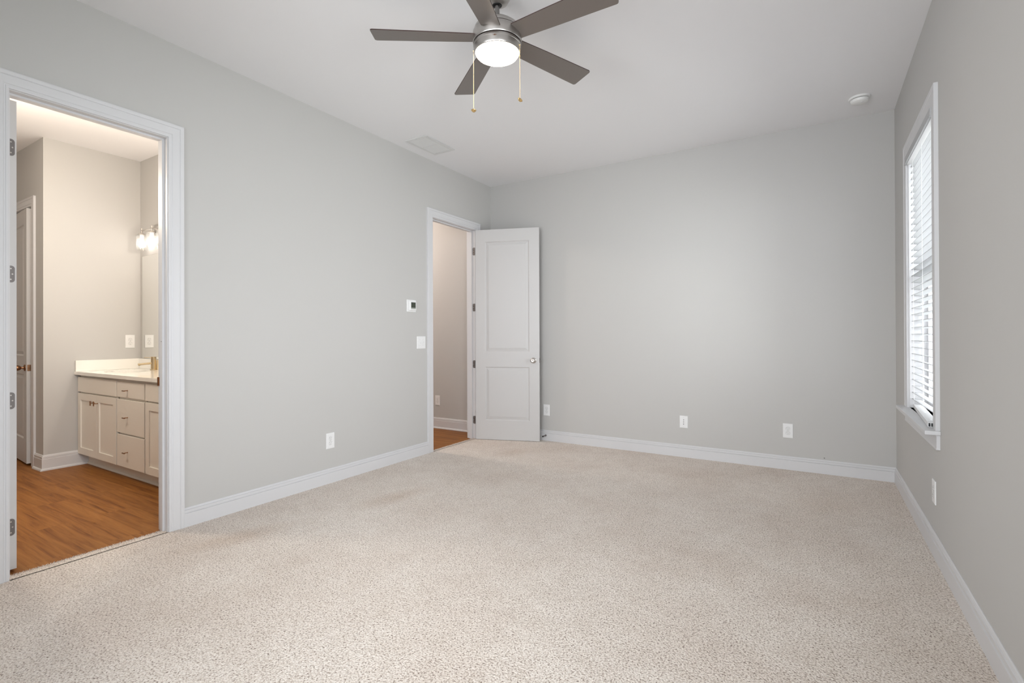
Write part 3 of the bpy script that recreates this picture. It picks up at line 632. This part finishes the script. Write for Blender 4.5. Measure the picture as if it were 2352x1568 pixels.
# ------------------------------------------------------------------ ceiling vent
vx0, vx1, vy0, vy1 = -3.293, -3.038, 3.445, 3.872
t = empty('ceiling_vent', ((vx0 + vx1) / 2, (vy0 + vy1) / 2, H)); tag(t, 'white rectangular louvred air vent in the ceiling', 'vent')
m = MB(); fw = 0.032; zb = H - 0.008
for (a, b_, c1, d_) in ((vx0, vx1, vy0, vy0 + fw), (vx0, vx1, vy1 - fw, vy1), (vx0, vx0 + fw, vy0 + fw, vy1 - fw), (vx1 - fw, vx1, vy0 + fw, vy1 - fw), (vx0 + fw, vx1 - fw, (vy0 + vy1) / 2 - 0.006, (vy0 + vy1) / 2 + 0.006)): m.box(a, b_, c1, d_, zb, H)
m.build('frame', mat('vent_white', (0.70, 0.70, 0.695), 0.5), t, bevel=0.003)
m = MB(); nn_ = 14
for k in range(nn_):
    x = vx0 + fw + (k + 0.5) * (vx1 - vx0 - 2 * fw) / nn_
    m.add([(x - 0.0045, vy0 + fw, zb + 0.001), (x - 0.0045, vy1 - fw, zb + 0.001), (x + 0.003, vy1 - fw, H - 0.0012), (x + 0.003, vy0 + fw, H - 0.0012), (x - 0.0035, vy0 + fw, zb + 0.001), (x - 0.0035, vy1 - fw, zb + 0.001), (x + 0.004, vy1 - fw, H - 0.0012), (x + 0.004, vy0 + fw, H - 0.0012)], [(0, 1, 2, 3), (4, 7, 6, 5), (0, 4, 5, 1), (3, 2, 6, 7)])
m.build('louvres', bpy.data.materials['vent_white'], t)
m = MB(); m.box(vx0 + fw, vx1 - fw, vy0 + fw, vy1 - fw, H - 0.001, H - 0.0004); tag(m.build('duct_shade_sheet', mat('duct_shade_grey', (0.20, 0.20, 0.195), 0.7), t), 'grey sheet painted as duct shade behind the louvres')  # flat sheet; duct shade is painted in as dark grey
for (xx, yy) in ((-3.165, vy0 + 0.014), (-3.165, vy1 - 0.014)):
    m = MB(); m.lathe([(0, 0.0015), (0.003, 0.001), (0.004, 0)], (xx, yy, zb), (0, 0, -1), 10); m.build('screw', PLAST2, t)

# ------------------------------------------------------------------ smoke detector
t = empty('smoke_detector', (0.292, 4.685, H)); tag(t, 'round white smoke detector on the ceiling near the window corner', 'smoke detector')
q = (0.292, 4.685, H)
m = MB(); m.lathe([(0, 0), (0.072, 0), (0.073, 0.006), (0.070, 0.013), (0.060, 0.015), (0, 0.015)], q, (0, 0, -1), 48); m.build('base', SMOKE, t)
m = MB(); m.lathe([(0.0585, 0.014), (0.0585, 0.018)], q, (0, 0, -1), 48); m.build('vent_slot', DARK, t)
m = MB(); m.lathe([(0.056, 0.018), (0.061, 0.018), (0.061, 0.024), (0.056, 0.036), (0.046, 0.042), (0.02, 0.044), (0, 0.044)], q, (0, 0, -1), 48); m.build('body', SMOKE, t)
m = MB(); m.lathe([(0, 0.046), (0.009, 0.0455), (0.010, 0.042)], (q[0] + 0.014, q[1] - 0.018, H), (0, 0, -1), 20); m.build('test_button', PLAST, t)

# ------------------------------------------------------------------ ceiling fan
FCx, FCy = -1.448, 2.213
fan = empty('ceiling_fan', (FCx, FCy, H)); tag(fan, 'brushed nickel five-blade ceiling fan with a glowing round light', 'ceiling fan')
c0 = (FCx, FCy, 0)
m = MB(); m.lathe([(0, 3.05), (0.070, 3.0499), (0.072, 3.035), (0.069, 3.012), (0.058, 2.992), (0.038, 2.978), (0.026, 2.974), (0.026, 2.98), (0, 2.98)], c0, n=64); m.build('canopy', BNICK, fan)
m = MB(); m.lathe([(0, 2.992), (0.024, 2.990), (0.027, 2.982), (0.024, 2.972), (0.0, 2.966)], c0, n=32); m.build('hanger_ball', mat('black_rubber', (0.006, 0.006, 0.006), 0.35), fan)
m = MB(); m.lathe([(0, 2.99), (0.0125, 2.99), (0.0125, 2.87), (0, 2.87)], c0, n=24); m.build('downrod', mat('dark_nickel', (0.27, 0.26, 0.25), 0.3, 1.0), fan)
m = MB(); m.lathe([(0, 2.905), (0.020, 2.905), (0.024, 2.896), (0.060, 2.885), (0.098, 2.868), (0.120, 2.850), (0.1235, 2.838), (0.1235, 2.832), (0, 2.832)], c0, n=72); m.build('top_cap', BNICK, fan)
m = MB(); m.lathe([(0.116, 2.832), (0.116, 2.768)], c0, n=48); m.lathe([(0.118, 2.772), (0.118, 2.755)], c0, n=48); m.build('motor_gap', BEDGE, fan)
m = MB(); m.lathe([(0, 2.827), (0.127, 2.827), (0.1305, 2.822), (0.1305, 2.772), (0.128, 2.768), (0.116, 2.768)], c0, n=72); m.build('motor_housing', BNICK, fan)
m = MB(); m.lathe([(0.116, 2.763), (0.1265, 2.763), (0.128, 2.760), (0.1278, 2.751), (0.1262, 2.749), (0.1258, 2.738), (0.1240, 2.724), (0.1215, 2.7175), (0.1185, 2.7155), (0.1165, 2.7165), (0.1155, 2.719), (0.112, 2.735), (0, 2.735)], c0, n=72); m.build('light_ring', BNICK, fan)
# small rectangular mark with two dots on the ring (receiver window)
ca = math.atan2(0 - FCy, 0 - FCx)
m = MB()
for da, w_, h_ in ((-0.10, 0.0105, 0.006), (-0.172, 0.002, 0.002), (-0.03, 0.002, 0.002)):
    a = ca + da; r = 0.1264; z = 2.7435; d = Vector((math.cos(a), math.sin(a), 0)); s_ = Vector((-math.sin(a), math.cos(a), 0)); cc = Vector((FCx, FCy, z)) + d * (r - 0.0012)
    m.add([cc + s_ * sx_ * w_ / 2 + Vector((0, 0, sz * h_ / 2)) + d * (k * 0.0025) + d * (0.0016 * sz) for k in (0, 1) for sx_, sz in ((-1, -1), (1, -1), (1, 1), (-1, 1))], [(0, 3, 2, 1), (4, 5, 6, 7), (0, 1, 5, 4), (1, 2, 6, 5), (2, 3, 7, 6), (3, 0, 4, 7)])
m.build('rivet_mark', mat('receiver_brown', (0.10, 0.045, 0.02), 0.6), fan)
m = MB(); m.lathe([(0.1150, 2.724), (0.1146, 2.7155), (0.109, 2.707), (0.095, 2.699), (0.06, 2.695), (0, 2.693)], c0, n=64); m.build('glass_lens', LENS, fan)
pit = math.radians(-11)
for k, ang in enumerate((70.4, 142.5, 214.6, 286.5, 358.5)):
    a = math.radians(ang); u = Vector((math.cos(a), math.sin(a), 0)); s_ = Vector((-math.sin(a), math.cos(a), 0)) * math.cos(pit) + Vector((0, 0, math.sin(pit))); nrm = u.cross(s_)
    cc = Vector((FCx, FCy, 2.800)); pts = []
    L_ = 0.657; r0 = 0.122
    # outline: curved root, straight sides, rounded tip
    root = []
    for j in range(7):
        v_ = -1 + j / 3.0; root.append((math.sqrt(max(0.0, r0 ** 2 - (v_ * 0.052) ** 2)), v_ * 0.052))
    hw = 0.070; rr = 0.014
    tip = []
    for j in range(7): b2 = j * PI / 2 / 6; tip.append((L_ - rr + rr * math.sin(b2), hw - rr + rr * math.cos(b2)))
    tip2 = [(x_, -y_) for x_, y_ in reversed(tip)]
    side = [(0.30, 0.060)]; side2 = [(0.30, -0.060)]
    out = root + side + tip + tip2 + side2; n = len(out); th = 0.0055
    vb = [cc + u * x_ + s_ * y_ - nrm * th / 2 for x_, y_ in out]; vt = [cc + u * x_ + s_ * y_ + nrm * th / 2 for x_, y_ in out]
    m = MB(); m.add(vb, [tuple(range(n))], mi=0); m.add(vt, [tuple(range(n))], mi=0)
    m.add(vb + vt, [(i, (i + 1) % n, n + (i + 1) % n, n + i) for i in range(n)], mi=1)
    m.build('blade', [BLADE, BEDGE], fan)
    m = MB(); ca_ = cc + nrm * 0.003
    def bx(u0, u1, s0, s1, n0, n1):
        vv = [ca_ + u * uu + s_ * ss + nrm * q_ for q_ in (n0, n1) for uu, ss in ((u0, s0), (u1, s0), (u1, s1), (u0, s1))]
        m.add(vv, [(0, 3, 2, 1), (4, 5, 6, 7), (0, 1, 5, 4), (1, 2, 6, 5), (2, 3, 7, 6), (3, 0, 4, 7)])
    bx(0.10, 0.20, -0.022, 0.022, 0.0, 0.004); m.build('blade_arm', NICKD, fan)
def chain(x, y, ztop, zbot, tilt):
    m = MB(); z = ztop; k = 0
    while z > zbot + 0.012:
        m.sphere((x, y, z), 0.00125, 6, 4); z -= 0.0042; k += 1
    m.cyl((x, y, zbot + 0.01), (x, y, ztop), 0.0006, 5)
    ch = m.build('pull_chain', BRASS, fan)
    m = MB(); ax = Vector(tilt).normalized(); c_ = Vector((x, y, zbot))
    m.lathe([(0, -0.008), (0.007, -0.0065), (0.0125, -0.001), (0.0145, 0.002), (0.012, 0.0055), (0.006, 0.008), (0, 0.009)], c_, ax, 24); m.build('chain_pull', BRASS, ch)
ch_n = Vector((-FCx, -FCy, 0)).normalized(); rgt = Vector((0.8533, 0.5215, 0))
p1 = Vector((FCx, FCy, 0)) - rgt * 0.1275 - ch_n * 0.010; p2 = Vector((FCx, FCy, 0)) + rgt * 0.1180 + ch_n * 0.045
chain(p1.x, p1.y, 2.735, 2.418, (0.05, 0.0, 1)); chain(p2.x, p2.y, 2.738, 2.448, (0.7, 0.25, 1))
for p in (p1, p2):
    d = Vector((p.x - FCx, p.y - FCy, 0)).normalized(); m = MB(); m.cyl(Vector((p.x, p.y, 2.738)) - d * 0.008, Vector((p.x, p.y, 2.738)) + d * 0.003, 0.0035, 10); m.build('chain_outlet', BRASS, fan)

# ------------------------------------------------------------------ vanity cabinet
VF = 1.875; VBX = VF + 0.019                 # door faces / box face
van = empty('vanity_cabinet', (-5.0, 2.1, 0)); tag(van, 'off-white shaker vanity cabinet with small bronze pulls in the bathroom', 'cabinet')
VX0, VX1 = FX, -3.60
m = MB(); YV = MY - 0.004
for bb in ((VX0, VX1, VBX, VBX + 0.019, 0.098, 0.857), (VX0, VX0 + 0.018, VBX, YV, 0.098, 0.857), (VX1 - 0.018, VX1, VBX, YV, 0.098, 0.857), (VX0, VX1, VBX, YV, 0.098, 0.116), (VX0, VX1, YV - 0.006, YV, 0.098, 0.857), (-5.19, -5.172, VBX, YV, 0.098, 0.70), (-4.664, -4.646, VBX, YV, 0.098, 0.70)): m.box(*bb)
m.build('body', CAB, van)
m = MB(); m.box(VX0, VX1, 1.955, YV, -0.004, 0.098); m.build('toe_kick', CAB, van)
m = MB(); m.sweep([(0, -0.004), (0.014, -0.004), (0.013, 0.006), (0.009, 0.012), (0, 0.015)], [lambda t_, h_: (VX0 + 0.025, 1.955 - t_, h_), lambda t_, h_: (VX1, 1.955 - t_, h_)]); m.build('shoe_moulding', CAB, van)
def slabf(nm, xa, xb, za, zb, parent=van):
    m = MB(); m.rbox(xa, xb, VF, VBX, za, zb, 0.0015, 1); return m.build(nm, CAB, parent)
def shaker(nm, xa, xb, za, zb):
    m = MB(); f = 0.062
    R_ = [(0, 0), (f, 0), (f + 0.001, 0.009)]
    prev = None
    for o_, d_ in R_:
        cur = [(xa + o_, VF + d_, za + o_), (xb - o_, VF + d_, za + o_), (xb - o_, VF + d_, zb - o_), (xa + o_, VF + d_, zb - o_)]
        if prev: m.add(prev + cur, [(0, 1, 5, 4), (1, 2, 6, 5), (2, 3, 7, 6), (3, 0, 4, 7)])
        prev = cur
    m.add(prev, [(0, 1, 2, 3)])
    a = [(xa, VF, za), (xb, VF, za), (xb, VF, zb), (xa, VF, zb)]; b2 = [(p[0], VBX, p[2]) for p in a]
    m.add(a + b2, [(0, 1, 5, 4), (1, 2, 6, 5), (2, 3, 7, 6), (3, 0, 4, 7), (7, 6, 5, 4)])
    return m.build(nm, CAB, van)
def pull(par, x, z, vert):
    m = MB(); y = VF
    m.lathe([(0, 0), (0.006, 0), (0.0045, 0.002), (0.0035, 0.004), (0.0035, 0.028), (0, 0.028)], (x, y, z), (0, -1, 0), 12)
    d = Vector((0, 0, 1)) if vert else Vector((1, 0, 0))
    c_ = Vector((x, y - 0.031, z)); m.cyl(c_ - d * 0.021, c_ + d * 0.021, 0.0048, 14)
    tag(m.build('pull', BRNZ, par), 'bronze T-bar pull')
def sinkbase(xa, xb, nd=2):
    slabf('false_front', xa, xb, 0.697, 0.836)
    xm = (xa + xb) / 2
    dA = shaker('cabinet_door', xa, xm - 0.0015, 0.108, 0.684); dB = shaker('cabinet_door', xm + 0.0015, xb, 0.108, 0.684)
    pull(dA, xm - 0.036, 0.612, True); pull(dB, xm + 0.036, 0.612, True)
sinkbase(-6.028, -5.190); sinkbase(-4.648, -3.80)
for (za, zb, zp) in ((0.700, 0.832, 0.762), (0.395, 0.680, 0.534), (0.108, 0.380, 0.240)):
    f = slabf('drawer', -5.174, -4.664, za, zb); pull(f, -4.966, zp, False)
# countertop with two basins and splashes
SX, SY, SRX, SRY = -5.61, 2.115, 0.235, 0.165
def counter():
    m = MB(); x0, x1, y0_, y1_, zt_, zb_ = FX, BX0, 1.852, MY - 0.004, 0.888, 0.858
    xcuts = [FX, (SX - 4.225) / 2, BX0]; centres = [(SX, SY), (-4.225, SY)]; K = 48
    for i, (cx_, cy_) in enumerate(centres):
        xa, xb = xcuts[i], xcuts[i + 1]; inner = []; outer = []
        for k in range(K):
            a = 2 * PI * k / K; ca__, sa = math.cos(a), math.sin(a); inner.append((cx_ + SRX * ca__, cy_ + SRY * sa))
            tx = (xb - cx_) / ca__ if ca__ > 1e-9 else ((xa - cx_) / ca__ if ca__ < -1e-9 else 1e9); ty = (y1_ - cy_) / sa if sa > 1e-9 else ((y0_ - cy_) / sa if sa < -1e-9 else 1e9)
            tt = min(tx, ty); outer.append((cx_ + tt * ca__, cy_ + tt * sa))
        for z in (zt_, zb_):
            m.add([(x, y, z) for x, y in inner] + [(x, y, z) for x, y in outer], [(k, (k + 1) % K, K + (k + 1) % K, K + k) for k in range(K)])
            # corner triangles
            for (ex, ey) in ((xa, y0_), (xb, y0_), (xa, y1_), (xb, y1_)):
                best = None
                for k in range(K):
                    p, q_ = outer[k], outer[(k + 1) % K]
                    onx = (abs(p[0] - ex) < 1e-6 and abs(q_[1] - ey) < 1e-6) or (abs(q_[0] - ex) < 1e-6 and abs(p[1] - ey) < 1e-6)
                    if onx and not (abs(p[0] - q_[0]) < 1e-6 or abs(p[1] - q_[1]) < 1e-6): best = (p, q_)
                if best: m.add([(*best[0], z), (*best[1], z), (ex, ey, z)], [(0, 1, 2)])
        m.add([(x, y, zt_) for x, y in inner] + [(x, y, zb_) for x, y in inner], [(k, (k + 1) % K, K + (k + 1) % K, K + k) for k in range(K)])
    m.add([(x0, y0_, zb_), (x1, y0_, zb_), (x1, y0_, zt_ ), (x0, y0_, zt_)], [(0, 1, 2, 3)])
    return m
ct = counter().build('countertop', QUARTZ); tag(ct, 'glossy white countertop with backsplash on the bathroom vanity', 'countertop')
m = MB(); m.rbox(FX, FX + 0.020, 1.857, MY - 0.004, 0.888, 0.992, 0.0025); m.rbox(FX + 0.02, BX0, MY - 0.022, MY - 0.004, 0.888, 0.992, 0.0025); m.build('backsplash', QUARTZ, ct)
for cx_ in (SX, -4.225):
    m = MB(); K = 40; prev = None
    prof = [(1.03, 0.857), (1.02, 0.82), (0.9, 0.76), (0.6, 0.73), (0.12, 0.722), (0, 0.722)]
    for (f_, z_) in prof:
        cur = [(cx_ + SRX * f_ * math.cos(2 * PI * k / K), SY + SRY * f_ * math.sin(2 * PI * k / K), z_) for k in range(K)]
        if prev: m.add(prev + cur, [(k, (k + 1) % K, K + (k + 1) % K, K + k) for k in range(K)], True)
        prev = cur
    m.build('sink_basin', CERAM, ct)
def faucet(cx_, label):
    t = empty('faucet', (cx_, 2.34, 0.888)); tag(t, label, 'faucet')
    c_ = (cx_, 2.335, 0)
    m = MB(); m.lathe([(0, 0.888), (0.029, 0.888), (0.029, 0.892), (0.023, 0.897), (0.0225, 0.99), (0.021, 0.991), (0.021, 0.993), (0, 0.993)], c_, n=32); m.build('body', CHAMP, t)
    m = MB(); m.lathe([(0, 0.993), (0.0225, 0.993), (0.0225, 1.017), (0.020, 1.019), (0, 1.019)], c_, n=32); m.cyl((cx_, 2.335, 1.010), (cx_, 2.255, 1.014), 0.0028, 12); m.build('handle', CHAMP, t)
    m = MB(); m.cyl((cx_, 2.335, 0.957), (cx_, 2.205, 0.948), 0.0100, 20); m.cyl((cx_, 2.214, 0.950), (cx_, 2.214, 0.936), 0.0085, 16); m.build('spout', CHAMP, t)
    m = MB(); m.cyl((cx_ + 0.055, 2.345, 0.888), (cx_ + 0.055, 2.345, 0.889), 0.01, 10)
    return t
faucet(SX, 'champagne gold single-hole faucet on the vanity beside the left basin')
m = MB(); m.add([(-5.628, 2.362, 0.889), (-5.530, 2.362, 0.889), (-5.530, 2.372, 0.985), (-5.628, 2.372, 0.985), (-5.628, 2.3635, 0.889), (-5.530, 2.3635, 0.889), (-5.530, 2.3735, 0.985), (-5.628, 2.3735, 0.985)], [(0, 1, 2, 3), (7, 6, 5, 4), (0, 4, 5, 1), (3, 2, 6, 7), (0, 3, 7, 4), (1, 5, 6, 2)])
tag(m.build('yellow_rectangle', PALE_YELLOW), 'pale yellow card leaning on the backsplash behind the faucet', 'rectangle')  # thin pale yellow rectangle set upright on the counter
# mirror
mir = empty('wall_mirror', (-4.95, MY, 0.994)); tag(mir, 'large frameless mirror above the bathroom vanity', 'mirror')
m = MB(); m.box(-5.985, -3.85, MY - 0.006, MY, 0.994, 2.052); m.build('mirror_backing', MEDGE, mir)
m = MB(); m.box(-5.983, -3.852, MY - 0.0065, MY - 0.006, 0.996, 2.050); m.build('mirror_glass', MIRR, mir)
# vanity light
vl = empty('vanity_light', (-5.60, MY, 2.27)); tag(vl, 'brushed nickel vanity light with lit clear glass cylinder shades above the mirror', 'wall light')
LXs = (-5.815, -5.600, -5.385); LY = 2.318; LZ = 2.288
m = MB(); m.rbox(-5.70, -5.50, MY - 0.018, MY, 2.225, 2.345, 0.004); m.build('back_plate', BNICK, vl)
m = MB(); m.cyl((LXs[0], LY, LZ), (LXs[2], LY, LZ), 0.005, 14); m.cyl((LXs[1], LY, LZ), (LXs[1], MY - 0.015, LZ), 0.006, 12); m.build('bar', NICK, vl)
for lx in LXs:
    m = MB(); m.lathe([(0, 2.312), (0.0075, 2.312), (0.0078, 2.296), (0.006, 2.2955), (0.006, 2.262), (0.010, 2.260), (0.030, 2.254), (0.032, 2.246), (0, 2.246)], (lx, LY, 0), n=24); cap = m.build('shade_cap', NICK, vl)
    m = MB(); m.lathe([(0, 2.246), (0.018, 2.246), (0.018, 2.205), (0, 2.205)], (lx, LY, 0), n=20); m.build('socket', PLAST, cap)
    m = MB(); m.lathe([(0.030, 2.246), (0.046, 2.240), (0.049, 2.232), (0.047, 2.092), (0.0445, 2.092), (0.0465, 2.231), (0.044, 2.2375), (0.030, 2.243)], (lx, LY, 0), n=36); m.build('glass_shade', SHADE, vl)
    m = MB(); m.lathe([(0.012, 2.205), (0.015, 2.190), (0.026, 2.165), (0.029, 2.148), (0.024, 2.128), (0.012, 2.118), (0, 2.116)], (lx, LY, 0), n=24); m.build('bulb', BULB, vl)

# little scuffs the photograph shows
m = MB(); m.lathe([(0, 0.0008), (0.004, 0.0006), (0.005, 0)], (0.050, YB, 0.141), (0, -1, 0), 10); m.build('scuff_mark', SLOT, bpy.data.objects['wall_back'])
m = MB(); m.lathe([(0, 0.0008), (0.003, 0.0006), (0.004, 0)], (XR, 3.95, 0.385), (-1, 0, 0), 10); m.build('nail_hole', PLAST2, bpy.data.objects['wall_right'])
